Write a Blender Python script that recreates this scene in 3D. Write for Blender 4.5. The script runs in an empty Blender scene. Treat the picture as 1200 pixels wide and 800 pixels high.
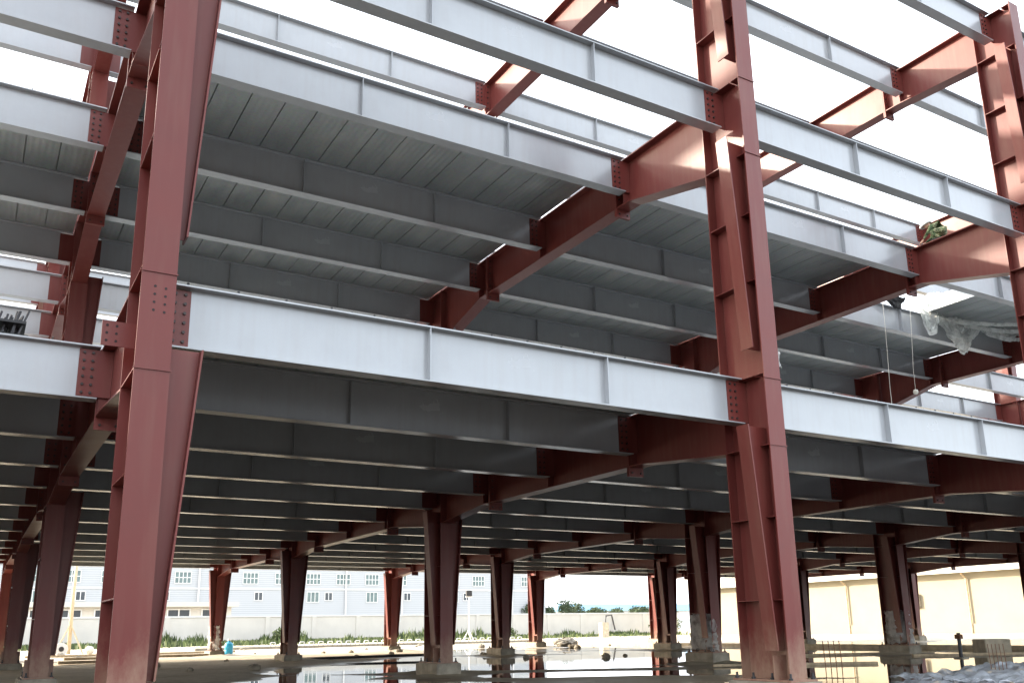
import bpy, bmesh, math, random
from mathutils import Vector, Matrix, noise
random.seed(7)
scn = bpy.context.scene
COL = scn.collection
PI = math.pi

# ------------------------------------------------------------------ materials
def new_mat(name):
    m = bpy.data.materials.new(name); m.use_nodes = True
    nt = m.node_tree; b = nt.nodes['Principled BSDF']
    return m, nt, b

def tex_noise(nt, scale, detail=4, rough=0.55, coord='Object', vec_scale=None):
    tc = nt.nodes.new('ShaderNodeTexCoord')
    n = nt.nodes.new('ShaderNodeTexNoise')
    n.inputs['Scale'].default_value = scale; n.inputs['Detail'].default_value = detail
    n.inputs['Roughness'].default_value = rough
    src = tc.outputs[coord]
    if vec_scale:
        mp = nt.nodes.new('ShaderNodeMapping'); mp.inputs['Scale'].default_value = vec_scale
        nt.links.new(src, mp.inputs['Vector']); src = mp.outputs['Vector']
    nt.links.new(src, n.inputs['Vector'])
    return n

def ramp(nt, src, stops):
    r = nt.nodes.new('ShaderNodeValToRGB')
    el = r.color_ramp.elements
    while len(el) > 1: el.remove(el[-1])
    el[0].position, el[0].color = stops[0][0], (*stops[0][1], 1)
    for p, c in stops[1:]:
        e = el.new(p); e.color = (*c, 1)
    nt.links.new(src, r.inputs['Fac'])
    return r

def mix(nt, a, b, fac):
    m = nt.nodes.new('ShaderNodeMix'); m.data_type = 'RGBA'
    for k, s in ((6, a), (7, b)):
        if isinstance(s, tuple): m.inputs[k].default_value = (*s, 1)
        else: nt.links.new(s, m.inputs[k])
    if isinstance(fac, float): m.inputs[0].default_value = fac
    else: nt.links.new(fac, m.inputs[0])
    return m.outputs[2]

def bump(nt, b, h, strength, dist=0.01):
    bp = nt.nodes.new('ShaderNodeBump'); bp.inputs['Strength'].default_value = strength
    bp.inputs['Distance'].default_value = dist
    nt.links.new(h, bp.inputs['Height']); nt.links.new(bp.outputs['Normal'], b.inputs['Normal'])

def paint(name, col, dirt, rough=0.42, spec=0.5, amount=0.5, coord='Object'):
    """painted steel: cloudy tone variation, faint dust runs and small scuffs"""
    m, nt, b = new_mat(name)
    n1 = tex_noise(nt, 1.3, 5, 0.6, coord)
    n2 = tex_noise(nt, 2.2, 3, 0.5, coord, (5, 5, 0.5))
    dk = tuple(c * 0.92 for c in col); lt = tuple(min(1, c * 1.06) for c in col)
    r1 = ramp(nt, n1.outputs['Fac'], [(0.3, dk), (0.5, col), (0.72, lt)])
    r2 = ramp(nt, n2.outputs['Fac'], [(0.45, (0, 0, 0)), (0.80, (amount, amount, amount))])
    c = mix(nt, r1.outputs['Color'], dirt, r2.outputs['Color'])
    oi = nt.nodes.new('ShaderNodeObjectInfo')          # every member was painted in its own batch
    mv = nt.nodes.new('ShaderNodeMapRange'); mv.inputs[3].default_value = 0.90; mv.inputs[4].default_value = 1.06
    nt.links.new(oi.outputs['Random'], mv.inputs[0])
    hs = nt.nodes.new('ShaderNodeHueSaturation'); nt.links.new(mv.outputs[0], hs.inputs['Value']); nt.links.new(c, hs.inputs['Color'])
    c = hs.outputs['Color']
    nt.links.new(c, b.inputs['Base Color'])
    rr = ramp(nt, n1.outputs['Fac'], [(0.3, (rough - .03,) * 3), (0.7, (rough + .08,) * 3)])
    nt.links.new(rr.outputs['Color'], b.inputs['Roughness'])
    b.inputs['Specular IOR Level'].default_value = spec
    return m

M = {}
M['grey'] = paint('silver grey steel paint', (0.345, 0.36, 0.38), (0.27, 0.245, 0.21), 0.20, 0.9, 0.20)
def dusty_feet(m):
    """splashed silt on the lowest metre of the columns (their origin is at the ground)"""
    nt = m.node_tree; b = nt.nodes['Principled BSDF']; old = b.inputs['Base Color'].links[0].from_socket
    tc = nt.nodes.new('ShaderNodeTexCoord'); sx = nt.nodes.new('ShaderNodeSeparateXYZ'); nt.links.new(tc.outputs['Object'], sx.inputs[0])
    mr = nt.nodes.new('ShaderNodeMapRange'); mr.inputs[1].default_value = 1.5; mr.inputs[2].default_value = 0.35
    nt.links.new(sx.outputs['Z'], mr.inputs[0])
    gt = nt.nodes.new('ShaderNodeMath'); gt.operation = 'GREATER_THAN'; gt.inputs[1].default_value = 0.01; nt.links.new(sx.outputs['Z'], gt.inputs[0])
    n = tex_noise(nt, 5, 6, 0.7, 'Object', (1, 1, 0.5))
    m1 = nt.nodes.new('ShaderNodeMath'); m1.operation = 'MULTIPLY'; nt.links.new(mr.outputs[0], m1.inputs[0]); nt.links.new(gt.outputs[0], m1.inputs[1])
    m2 = nt.nodes.new('ShaderNodeMath'); m2.operation = 'MULTIPLY'; nt.links.new(m1.outputs[0], m2.inputs[0]); nt.links.new(n.outputs['Fac'], m2.inputs[1])
    r = ramp(nt, m2.outputs[0], [(0.22, (0, 0, 0)), (0.55, (0.75, 0.75, 0.75))])
    nt.links.new(mix(nt, old, (0.30, 0.20, 0.14), r.outputs['Color']), b.inputs['Base Color'])
M['red'] = paint('red oxide steel paint', (0.146, 0.031, 0.026), (0.20, 0.10, 0.075), 0.36, 0.32, 0.25)

dusty_feet(M['red'])

def plain(name, col, rough=0.6, metal=0.0, var=0.15, scale=6, bmp=0.0, coord='Object'):
    m, nt, b = new_mat(name)
    n = tex_noise(nt, scale, 5, 0.6, coord)
    r = ramp(nt, n.outputs['Fac'], [(0.3, tuple(c * (1 - var) for c in col)), (0.7, tuple(min(1, c * (1 + var)) for c in col))])
    nt.links.new(r.outputs['Color'], b.inputs['Base Color'])
    b.inputs['Roughness'].default_value = rough; b.inputs['Metallic'].default_value = metal
    if bmp: bump(nt, b, n.outputs['Fac'], bmp, 0.02)
    return m

M['bolt'] = plain('dark bolt steel', (0.04, 0.028, 0.026), 0.5, 0.3)
M['hole'] = plain('bolt hole painted shade', (0.02, 0.012, 0.012), 0.8)  # near-black discs paint the shade inside the open bolt holes
M['concrete'] = plain('wet grey concrete', (0.27, 0.24, 0.19), 0.75, 0, 0.35, 5, 0.5)
M['pale_concrete'] = plain('pale concrete', (0.46, 0.40, 0.30), 0.8, 0, 0.3, 4, 0.4)
M['white'] = plain('white paint', (0.66, 0.66, 0.65), 0.5, 0, 0.06)
M['cream'] = plain('cream rendered wall', (0.60, 0.57, 0.52), 0.85, 0, 0.07, 0.6)
M['sand'] = plain('sand coloured warehouse cladding', (0.27, 0.242, 0.18), 0.8, 0, 0.06, 0.6)
M['galv_pole'] = plain('weathered bamboo pole', (0.55, 0.45, 0.30), 0.7)
M['black'] = plain('black rubber', (0.02, 0.02, 0.022), 0.6)
M['darksteel'] = plain('dark steel bars', (0.045, 0.045, 0.05), 0.5, 0.5, 0.4, 20)
M['rust'] = plain('rusty reinforcing bar', (0.16, 0.08, 0.045), 0.8, 0.2, 0.3, 30)
M['rope'] = plain('white rope', (0.65, 0.62, 0.55), 0.9)
M['blue'] = plain('blue plastic', (0.02, 0.30, 0.50), 0.4)
M['orange'] = plain('orange plastic', (0.75, 0.22, 0.06), 0.5)
M['wood'] = plain('weathered plank', (0.42, 0.33, 0.22), 0.8, 0, 0.3, 8)
M['roofwhite'] = plain('white metal fascia', (0.50, 0.48, 0.43), 0.5, 0, 0.04)
M['blueroof'] = plain('blue sheet roof', (0.12, 0.30, 0.45), 0.5, 0, 0.1)
M['winglass'] = plain('green tinted window glass', (0.13, 0.18, 0.18), 0.15, 0, 0.3, 1.0)
M['windark'] = plain('dark window glass', (0.05, 0.06, 0.07), 0.12, 0, 0.3, 1.0)
M['skin'] = plain('skin', (0.45, 0.26, 0.18), 0.6)
M['bark'] = plain('bark', (0.12, 0.09, 0.06), 0.9)

def mat_deck():
    m, nt, b = new_mat('galvanised decking sheet')
    n = tex_noise(nt, 1.2, 5, 0.6, 'Object', (2.5, 0.6, 1))
    v = nt.nodes.new('ShaderNodeTexVoronoi'); v.inputs['Scale'].default_value = 30
    tc = nt.nodes.new('ShaderNodeTexCoord'); nt.links.new(tc.outputs['Object'], v.inputs['Vector'])
    r = ramp(nt, n.outputs['Fac'], [(0.3, (0.27, 0.295, 0.30)), (0.55, (0.34, 0.36, 0.36)), (0.75, (0.42, 0.43, 0.41))])
    c = mix(nt, r.outputs['Color'], v.outputs['Color'], 0.06)
    nt.links.new(c, b.inputs['Base Color'])
    b.inputs['Metallic'].default_value = 0.45; b.inputs['Roughness'].default_value = 0.42
    w = nt.nodes.new('ShaderNodeTexWave'); w.wave_type = 'BANDS'; w.bands_direction = 'X'
    w.inputs['Scale'].default_value = 3.2; w.inputs['Distortion'].default_value = 0.0
    nt.links.new(tc.outputs['Object'], w.inputs['Vector'])
    bump(nt, b, w.outputs['Fac'], 0.35, 0.006)
    return m
M['deck'] = mat_deck()

def mat_plastic(name, tint, dens=0.55):
    m, nt, b = new_mat(name)
    b.inputs['Base Color'].default_value = (*tint, 1)
    b.inputs['Roughness'].default_value = 0.18
    b.inputs['Specular IOR Level'].default_value = 0.8
    tr = nt.nodes.new('ShaderNodeBsdfTransparent'); ms = nt.nodes.new('ShaderNodeMixShader')
    n = tex_noise(nt, 3.5, 6, 0.65)
    r = ramp(nt, n.outputs['Fac'], [(0.35, (dens - .3,) * 3), (0.6, (dens + .3,) * 3)])
    tl = nt.nodes.new('ShaderNodeBsdfTranslucent'); tl.inputs['Color'].default_value = (*tint, 1)
    m2 = nt.nodes.new('ShaderNodeMixShader'); m2.inputs[0].default_value = 0.65
    out = nt.nodes['Material Output']
    nt.links.new(b.outputs[0], m2.inputs[1]); nt.links.new(tl.outputs[0], m2.inputs[2])
    nt.links.new(r.outputs['Color'], ms.inputs[0])
    nt.links.new(tr.outputs[0], ms.inputs[1]); nt.links.new(m2.outputs[0], ms.inputs[2])
    nt.links.new(ms.outputs[0], out.inputs['Surface'])
    return m
M['plastic'] = mat_plastic('clear crumpled plastic film', (0.90, 0.92, 0.90), 0.8)
M['tarp'] = mat_plastic('pale blue plastic tarpaulin', (0.74, 0.78, 0.84), 0.85)

def mat_camo():
    m, nt, b = new_mat('camouflage work clothes')
    n = tex_noise(nt, 9, 2, 0.5)
    r = ramp(nt, n.outputs['Fac'], [(0.40, (0.04, 0.07, 0.03)), (0.44, (0.12, 0.16, 0.07)), (0.55, (0.34, 0.33, 0.20)), (0.60, (0.07, 0.09, 0.045))])
    r.color_ramp.interpolation = 'CONSTANT'
    nt.links.new(r.outputs['Color'], b.inputs['Base Color']); b.inputs['Roughness'].default_value = 0.9
    return m
M['camo'] = mat_camo()

def mat_leaf(name, a, c):
    m, nt, b = new_mat(name)
    g = nt.nodes.new('ShaderNodeNewGeometry')
    r = ramp(nt, g.outputs['Random Per Island'], [(0.0, a), (1.0, c)])
    nt.links.new(r.outputs['Color'], b.inputs['Base Color']); b.inputs['Roughness'].default_value = 0.7
    return m
M['leaf'] = mat_leaf('weed leaves', (0.025, 0.045, 0.015), (0.13, 0.17, 0.05))
M['leaf2'] = mat_leaf('tree leaves', (0.035, 0.06, 0.025), (0.08, 0.11, 0.05))

def mat_ground():
    m, nt, b = new_mat('muddy site ground')
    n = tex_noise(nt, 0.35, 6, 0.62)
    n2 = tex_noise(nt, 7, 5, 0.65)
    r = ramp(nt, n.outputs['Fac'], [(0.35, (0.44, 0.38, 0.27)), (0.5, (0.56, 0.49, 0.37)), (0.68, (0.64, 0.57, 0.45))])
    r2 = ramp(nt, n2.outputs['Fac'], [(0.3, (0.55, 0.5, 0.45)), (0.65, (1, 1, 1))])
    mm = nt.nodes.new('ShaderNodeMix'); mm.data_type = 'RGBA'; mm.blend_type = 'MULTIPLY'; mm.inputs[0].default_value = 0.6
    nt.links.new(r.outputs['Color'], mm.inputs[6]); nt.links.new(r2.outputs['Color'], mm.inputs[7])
    # soaked soil just above the waterline is darker and glossier
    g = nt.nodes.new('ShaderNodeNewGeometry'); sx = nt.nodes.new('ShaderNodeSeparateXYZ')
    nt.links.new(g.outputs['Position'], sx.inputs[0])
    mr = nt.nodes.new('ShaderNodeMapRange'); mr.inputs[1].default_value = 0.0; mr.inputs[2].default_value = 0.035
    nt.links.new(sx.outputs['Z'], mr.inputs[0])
    # front coloured dark to cut bounced light under the deck, paler dried silt behind
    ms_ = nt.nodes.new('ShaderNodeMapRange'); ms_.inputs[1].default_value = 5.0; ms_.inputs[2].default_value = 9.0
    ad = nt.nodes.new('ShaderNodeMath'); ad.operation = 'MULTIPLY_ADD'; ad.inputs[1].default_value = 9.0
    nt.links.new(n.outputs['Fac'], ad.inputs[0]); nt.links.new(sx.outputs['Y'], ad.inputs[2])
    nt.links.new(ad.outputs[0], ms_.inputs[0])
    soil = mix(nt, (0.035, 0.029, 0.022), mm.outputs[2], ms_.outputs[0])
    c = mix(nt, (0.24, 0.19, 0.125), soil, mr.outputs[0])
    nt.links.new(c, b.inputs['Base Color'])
    mr2 = nt.nodes.new('ShaderNodeMapRange'); mr2.inputs[1].default_value = 0.0; mr2.inputs[2].default_value = 0.04
    mr2.inputs[3].default_value = 0.35; mr2.inputs[4].default_value = 0.9
    nt.links.new(sx.outputs['Z'], mr2.inputs[0]); nt.links.new(mr2.outputs[0], b.inputs['Roughness'])
    bump(nt, b, n2.outputs['Fac'], 0.5, 0.03)
    return m
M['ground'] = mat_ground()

def mat_water():
    m, nt, b = new_mat('shallow muddy puddle')
    b.inputs['Base Color'].default_value = (0.07, 0.06, 0.045, 1)
    b.inputs['Roughness'].default_value = 0.015; b.inputs['IOR'].default_value = 1.33
    b.inputs['Specular IOR Level'].default_value = 0.5
    n = tex_noise(nt, 1.1, 5, 0.6)
    bump(nt, b, n.outputs['Fac'], 0.10, 0.012)
    return m
M['water'] = mat_water()

def mat_cladding():
    m, nt, b = new_mat('white blue cladding panels')
    tc = nt.nodes.new('ShaderNodeTexCoord')
    w = nt.nodes.new('ShaderNodeTexWave'); w.wave_type = 'BANDS'; w.bands_direction = 'Z'; w.inputs['Scale'].default_value = 0.9
    nt.links.new(tc.outputs['Object'], w.inputs['Vector'])
    r = ramp(nt, w.outputs['Fac'], [(0.02, (0.28, 0.30, 0.325)), (0.10, (0.415, 0.43, 0.45)), (1.0, (0.44, 0.455, 0.475))])
    nt.links.new(r.outputs['Color'], b.inputs['Base Color']); b.inputs['Roughness'].default_value = 0.6
    return m
M['cladding'] = mat_cladding()

# ------------------------------------------------------------------ mesh helpers
class MB:
    def __init__(s): s.v = []; s.f = []; s.mi = []; s.cur = 0
    def add(s, vs, fs):
        o = len(s.v); s.v += [tuple(v) for v in vs]
        for f in fs: s.f.append(tuple(i + o for i in f)); s.mi.append(s.cur)
    def box(s, x0, x1, y0, y1, z0, z1):
        s.add([(x0,y0,z0),(x1,y0,z0),(x1,y1,z0),(x0,y1,z0),(x0,y0,z1),(x1,y0,z1),(x1,y1,z1),(x0,y1,z1)],
              [(0,3,2,1),(4,5,6,7),(0,1,5,4),(1,2,6,5),(2,3,7,6),(3,0,4,7)])
        return s
    def prism(s, pts, axis, a, b):
        """pts: 2-D outline (counter clockwise seen along +axis), extruded on axis from a to b"""
        def P(u, v, w):
            return (w, u, v) if axis == 'x' else ((u, w, v) if axis == 'y' else (u, v, w))
        n = len(pts)
        vs = [P(u, v, a) for u, v in pts] + [P(u, v, b) for u, v in pts]
        fs = [tuple(range(n))[::-1], tuple(range(n, 2 * n))] + [(i, (i + 1) % n, n + (i + 1) % n, n + i) for i in range(n)]
        s.add(vs, fs); return s
    def tube(s, pts, r, n=8, cap=True):
        pts = [Vector(p) for p in pts]; rings = []
        for i, p in enumerate(pts):
            d = (pts[min(i + 1, len(pts) - 1)] - pts[max(i - 1, 0)]).normalized()
            up = Vector((0, 0, 1)) if abs(d.z) < 0.9 else Vector((1, 0, 0))
            a = d.cross(up).normalized(); b = d.cross(a)
            rr = r[i] if isinstance(r, (list, tuple)) else r
            rings.append([p + (a * math.cos(t) + b * math.sin(t)) * rr for t in [2 * PI * k / n for k in range(n)]])
        vs = [v for rg in rings for v in rg]; fs = []
        for i in range(len(rings) - 1):
            for k in range(n):
                fs.append((i * n + k, i * n + (k + 1) % n, (i + 1) * n + (k + 1) % n, (i + 1) * n + k))
        if cap: fs += [tuple(range(n))[::-1], tuple(range((len(rings) - 1) * n, len(rings) * n))]
        s.add(vs, fs); return s
    def mesh(s, name, mats, smooth=False, fix=True):
        me = bpy.data.meshes.new(name); me.from_pydata(s.v, [], s.f)
        for m in (mats if isinstance(mats, (list, tuple)) else [mats]): me.materials.append(m)
        for p, i in zip(me.polygons, s.mi): p.material_index = i; p.use_smooth = smooth
        if fix:
            bm = bmesh.new(); bm.from_mesh(me); bmesh.ops.recalc_face_normals(bm, faces=bm.faces); bm.to_mesh(me); bm.free()
        return me

def link(name, data, parent=None, loc=(0, 0, 0), rotz=0.0):
    o = bpy.data.objects.new(name, data); COL.objects.link(o)
    if parent is not None: o.parent = parent
    o.location = loc; o.rotation_euler = (0, 0, rotz)
    return o
def tag(o, label=None, cat=None, group=None, kind=None):
    if label: o['label'] = label
    if cat: o['category'] = cat
    if group: o['group'] = group
    if kind: o['kind'] = kind
    return o
def thing(name, label, cat, loc=(0, 0, 0), rotz=0.0, group=None):
    return tag(link(name, None, None, loc, rotz), label, cat, group)
def dup(root, loc, label):
    r = root.copy(); COL.objects.link(r); r.location = loc; r['label'] = label
    for ch in list(root.children):
        c = ch.copy(); COL.objects.link(c); c.parent = r
        for g in list(ch.children):
            d = g.copy(); COL.objects.link(d); d.parent = c
    return r
ORD = ['front', 'second', 'third', 'fourth', 'fifth', 'sixth', 'seventh', 'eighth', 'ninth', 'tenth', 'eleventh', 'twelfth', 'rearmost']

# ------------------------------------------------------------------ grid of the frame (metres)
XS = [-24, -16, -8, 0, 8, 16, 24, 32, 40]  # first two lines carry unseen lower-storey bays, added to shade the underside
LN = {-24: 'third line off left, added for shade', -16: 'second line off left, added for shade', -8: 'nearest line beyond the left edge', 0: 'first line from left', 8: 'second line from left', 16: 'third line from left', 24: 'fourth line from left', 32: 'fifth line from left', 40: 'sixth line from left'}
RN = ['front', 'second', 'third', 'rear']
ROWY = [0.0, 9.994, 21.083, 31.38]
TOP = {1: 4.36, 2: 8.955, 3: 13.30}
LVL = {1: 'lower deck', 2: 'middle deck', 3: 'open top frame'}
def ky(k, lv):
    i = min(k // 4, 2); y = ROWY[i] + (ROWY[i + 1] - ROWY[i]) * (k - 4 * i) / 4
    if lv == 2: y = {1: 2.35, 2: 5.06, 3: 7.6, 4: 10.2}.get(k, y)
    if lv == 3: y = {1: 2.15, 2: 4.75, 3: 7.25}.get(k, y)
    return y
BH = 0.655; BW = 0.198

# ---- floor beam (origin at the column line, top of steel)
def beam_meshes():
    d = {}
    d['web'] = MB().box(0.37, 7.63, -0.005, 0.005, -BH + 0.016, -0.016).mesh('beam_web', M['grey'])
    d['top'] = MB().box(0.16, 7.84, -BW / 2, BW / 2, -0.016, 0).mesh('beam_top', M['grey'])
    d['bot'] = MB().box(0.16, 7.84, -BW / 2, BW / 2, -BH, -BH + 0.016).mesh('beam_bottom', M['grey'])
    s = MB()
    for sg in (-1, 1):
        y0, y1 = sorted((sg * 0.0055, sg * (BW / 2 - 0.006)))
        s.box(-0.005, 0.005, y0, y1, -BH + 0.0165, -0.0165)
    d['stiff'] = s.mesh('beam_stiffener', M['grey'])
    one = MB()
    one.box(0.37, 7.63, -0.005, 0.005, -BH + 0.016, -0.016); one.box(0.16, 7.84, -BW / 2, BW / 2, -0.016, 0)
    one.box(0.16, 7.84, -BW / 2, BW / 2, -BH, -BH + 0.016)
    for x in (3.0, 5.5):
        for sg in (-1, 1):
            y0, y1 = sorted((sg * 0.0055, sg * (BW / 2 - 0.006)))
            one.box(x - 0.005, x + 0.005, y0, y1, -BH + 0.0165, -0.0165)
    d['one'] = one.mesh('beam_whole', M['grey'])
    st = MB(); st.tube([(0, 0, 0), (0, 0, 0.045)], 0.009, 8); st.tube([(0, 0, 0.045), (0, 0, 0.056)], 0.014, 8)
    d['stud'] = st.mesh('shear_stud', M['darksteel'])
    return d
BMS = beam_meshes()
BAY = {-3: 'two bays off left, added for shade', -2: 'one bay off left, added for shade', -1: 'left of the first column line', 0: 'between first and second column lines', 1: 'between second and third column lines',
       2: 'between third and fourth column lines', 3: 'between fourth and fifth column lines', 4: 'between fifth and sixth column lines'}
def blabel(lv, k, b):
    what = 'silver beam of the ' + LVL[lv]
    if lv == 3: what = 'silver beam of open top frame'
    o = ('%s from front' % ORD[k]) if 0 < k < 12 else ('at front edge' if k == 0 else 'rearmost')
    return '%s, %s, %s' % (what, o, BAY[b])
near_proto = None; far_proto = None
for lv in (1, 2, 3):
    for b in range(-3, 5):
        if lv > 1 and (b > 3 or b < -1): continue
        for k in range(13):
            if k == 0 and b <= -1: continue
            if lv == 2 and b == -1 and k == 0: continue
            loc = (b * 8.0, ky(k, lv), TOP[lv]); lab = blabel(lv, k, b)
            near = (lv == 1 and k <= 3 and -1 <= b <= 2) or (lv == 2 and k <= 4 and b <= 2) or (lv == 3 and k in (0, 1, 3) and b in (0, 1, 2))
            if near:
                if near_proto is None:
                    near_proto = thing('floor_beam', lab, 'steel beam', loc, 0, 'silver steel floor beams')
                    link('web', BMS['web'], near_proto); link('top_flange', BMS['top'], near_proto); link('bottom_flange', BMS['bot'], near_proto)
                    for x in (3.0, 5.5): link('stiffener', BMS['stiff'], near_proto, (x, 0, 0))
                    o = near_proto
                else: o = dup(near_proto, loc, lab)
                near_last = o
                if lv == 1 and k == 0 and b in (0, 1, 2):
                    o['studs'] = 1
            else:
                if far_proto is None:
                    far_proto = tag(link('floor_beam', BMS['one'], None, loc), lab, 'steel beam', 'silver steel floor beams'); o = far_proto
                else: o = dup(far_proto, loc, lab)
for o in [o for o in COL.objects if o.get('studs')]:
    del o['studs']
    for i in range(30): link('shear_stud', BMS['stud'], o, (0.35 + i * 0.25, 0.045 if i % 2 else 0.0, 0.0))

# ---- bolted fin plates
def bolts(mb, xs, zs, y0, sg, slot=1):
    mb.cur = slot
    for x in xs:
        for z in zs: mb.tube([(x, y0, z), (x, y0 + sg * 0.018, z)], 0.017, 6)
    mb.cur = 0
def fin_mesh(sx, withbolts=True):
    m = MB(); x0, x1 = sorted((sx * 0.008, sx * 0.385))
    zs = [-0.08 - i * 0.098 for i in range(6)]
    m.box(x0, x1, -0.018, -0.0065, -0.615, -0.035)
    if withbolts: bolts(m, [sx * 0.235, sx * 0.33], zs, -0.018, -1)
    return m.mesh('fin_plate', [M['red'], M['bolt']])
FIN = {(1, 1): fin_mesh(1), (-1, 1): fin_mesh(-1), (1, 0): fin_mesh(1, False), (-1, 0): fin_mesh(-1, False)}

# ---- girders, one per level and row; origin on the column line at top of steel
HA = {1: 1.02, 2: 1.28, 3: 0.97}
def girder_parts(lv, row):
    L0 = 0.335; L1 = ROWY[row + 1] - ROWY[row] - 0.515; G = 0.84; H = HA[lv]
    a, c = L0 + 1.9, L1 - 1.9; t = 0.02; w = 0.14
    P = []
    bot = [(L0, -H), (a, -G), (c, -G), (L1, -H)]
    web = [(y, z + t) for y, z in bot] + [(L1, -t), (L0, -t)]
    P.append(('web', MB().prism(web, 'x', -0.006, 0.006).mesh('girder_web', M['red'])))
    P.append(('top_flange', MB().box(-w, w, L0, L1, -t, 0).mesh('girder_top', M['red'])))
    fl = [(y, z) for y, z in bot] + [(y, z + t) for y, z in reversed(bot)]
    bm = MB()
    for (y0, z0), (y1, z1) in zip(bot[:-1], bot[1:]):
        bm.prism([(y0, z0), (y1, z1), (y1, z1 + t), (y0, z0 + t)], 'x', -w, w)
    P.append(('bottom_flange', bm.mesh('girder_bottom', M['red'])))
    for yy in (a + 0.35, c - 0.35):
        e = MB(); e.box(-w - 0.01, w + 0.01, yy - 0.028, yy - 0.002, -G - 0.15, 0.0035); e.box(-w - 0.01, w + 0.01, yy + 0.002, yy + 0.028, -G - 0.15, 0.0035)
        e.cur = 1
        for x in (-0.09, 0.09):
            for z in [-0.1, -0.24, -0.38, -0.52, -0.66, -G - 0.09]:
                e.tube([(x, yy - 0.05, z), (x, yy + 0.05, z)], 0.016, 6)
        P.append(('splice_plate', e.mesh('girder_splice', [M['red'], M['bolt']])))
    return P, G
made = {}
for lv in (1, 2, 3):
    for row in range(3):
        P, G = girder_parts(lv, row)
        first = None
        for xi, x in enumerate(XS):
            if lv > 1 and (x > 32 or x < -8): continue
            ln = LN[x]
            if lv == 3: lab = 'red girder of open top frame, %s, %s bay deep' % (ln, ['first', 'second', 'third'][row])
            else: lab = 'red girder under %s, %s, %s bay deep' % (LVL[lv], ln, ['first', 'second', 'third'][row])
            loc = (x, ROWY[row], TOP[lv])
            if first is None:
                first = thing('main_girder', lab, 'girder', loc, 0, 'red main girders')
                for n, me in P: link(n, me, first)
                for q in (1, 2, 3):
                    k = row * 4 + q
                    yy = ky(k, lv) - ROWY[row]
                    wb = 1 if row == 0 else 0
                    for sx in (-1, 1): link('fin_plate', FIN[(sx, wb)], first, (0, yy, 0))
                    s = MB(); ey = yy + 0.02
                    for sg in (-1, 1):
                        x0, x1 = sorted((sg * 0.0065, sg * 0.13)); s.box(x0, x1, ey, ey + 0.01, -G + 0.021, -0.021)
                    link('stiffener', s.mesh('girder_stiffener', M['red']), first)
            else: dup(first, loc, lab)

# ---- columns; origin at ground, x = column line
ZS = {1: (0.66, TOP[1] - .75), 2: (4.72, TOP[2] - 1.05), 3: (9.33, TOP[3] - 1.0)}
def lip(mb, z):
    mb.box(-0.165, 0.165, -0.522, -0.512, z - 0.006, z + 0.006)
def column_parts(east=True, west=True, holes=False, foot=0.66):
    P = []; t = 0.018; top = 13.32
    ff = MB().box(-0.155, 0.155, -0.51, -0.51 + t, 0.30, top)
    for z in (TOP[1] - HA[1], TOP[1] - 0.08, TOP[2] - HA[2] + .02, TOP[2] - 0.02): lip(ff, z)
    if holes:
        ff.cur = 1
        for x in (-0.03, 0.065):
            for i in range(4):
                z = 4.14 - i * 0.078 - (0.01 if x > 0 else 0); ff.tube([(x, -0.5095, z), (x, -0.513, z)], 0.0125, 8)
        ff.cur = 0
    P.append(('front_flange', ff.mesh('col_front', [M['red'], M['hole']])))
    P.append(('rear_flange', MB().box(-0.155, 0.155, 0.315, 0.315 + t, 0.30, top).mesh('col_rear', M['red'])))
    P.append(('web', MB().box(-0.006, 0.006, -0.491, 0.314, 0.30, top).mesh('col_web', M['red'])))
    for sg, on in ((1, east), (-1, west)):
        if not on: continue
        for lv, (z0, z1) in ZS.items():
            w = MB(); f = MB()
            if lv == 1: z0 = foot
            a, b = 0.225, 0.44 if lv == 1 else 0.41
            pts = [(sg * 0.0065, z0), (sg * a, z0), (sg * b, z1), (sg * 0.0065, z1)]
            w.prism(pts, 'y', -0.326, -0.314)
            fp = [(sg * a, z0), (sg * (a + 0.018), z0), (sg * (b + 0.018), z1), (sg * b, z1)]
            f.prism(fp, 'y', -0.43, -0.21)
            P.append(('wing_web', w.mesh('col_wing_web', M['red']))); P.append(('wing_flange', f.mesh('col_wing_flange', M['red'])))
    zst = [1.30, 2.38, TOP[1] - HA[1] + .01, TOP[1] - .012, 5.72, 6.74, TOP[2] - HA[2] + .01, TOP[2] - .012, 10.0, 11.15, TOP[3] - HA[3] + .01, TOP[3] - .03]
    for z in zst:
        s = MB()
        for sg in (-1, 1):
            x0, x1 = sorted((sg * 0.0065, sg * 0.15))
            if 0.3 < z: s.box(x0, x1, -0.30, 0.3145, z - 0.006, z + 0.006); 
            x0, x1 = sorted((sg * 0.0065, sg * 0.15)); s.box(x0, x1, -0.4915, -0.33, z - 0.006, z + 0.006)
        P.append(('stiffener', s.mesh('col_stiffener', M['red'])))
    P.append(('base_gusset', MB().box(-0.235, -0.0065, -0.326, -0.314, 0.301, 0.60).mesh('gusset', M['red'])))
    P.append(('base_gusset', MB().box(0.0065, 0.235, -0.326, -0.314, 0.301, 0.60).mesh('gusset', M['red'])))
    bp = MB().box(-0.24, 0.24, -0.60, 0.42, 0.275, 0.30)
    bp.cur = 1
    for x in (-0.2, 0.2):
        for y in (-0.56, -0.25, 0.08, 0.38): bp.tube([(x, y, 0.30), (x, y, 0.38)], 0.016, 6); bp.tube([(x, y, 0.30), (x, y, 0.325)], 0.03, 6)
    P.append(('base_plate', bp.mesh('col_base', [M['red'], M['darksteel']])))
    return P
def ped_mesh():
    m = MB(); m.box(-0.30, 0.30, -0.64, 0.46, -0.35, 0.272)
    me = m.mesh('pedestal', M['concrete'])
    bm = bmesh.new(); bm.from_mesh(me); bmesh.ops.bevel(bm, geom=bm.edges[:], offset=0.015, segments=2, affect='EDGES'); bm.to_mesh(me); bm.free()
    return me
PED = ped_mesh()
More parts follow.
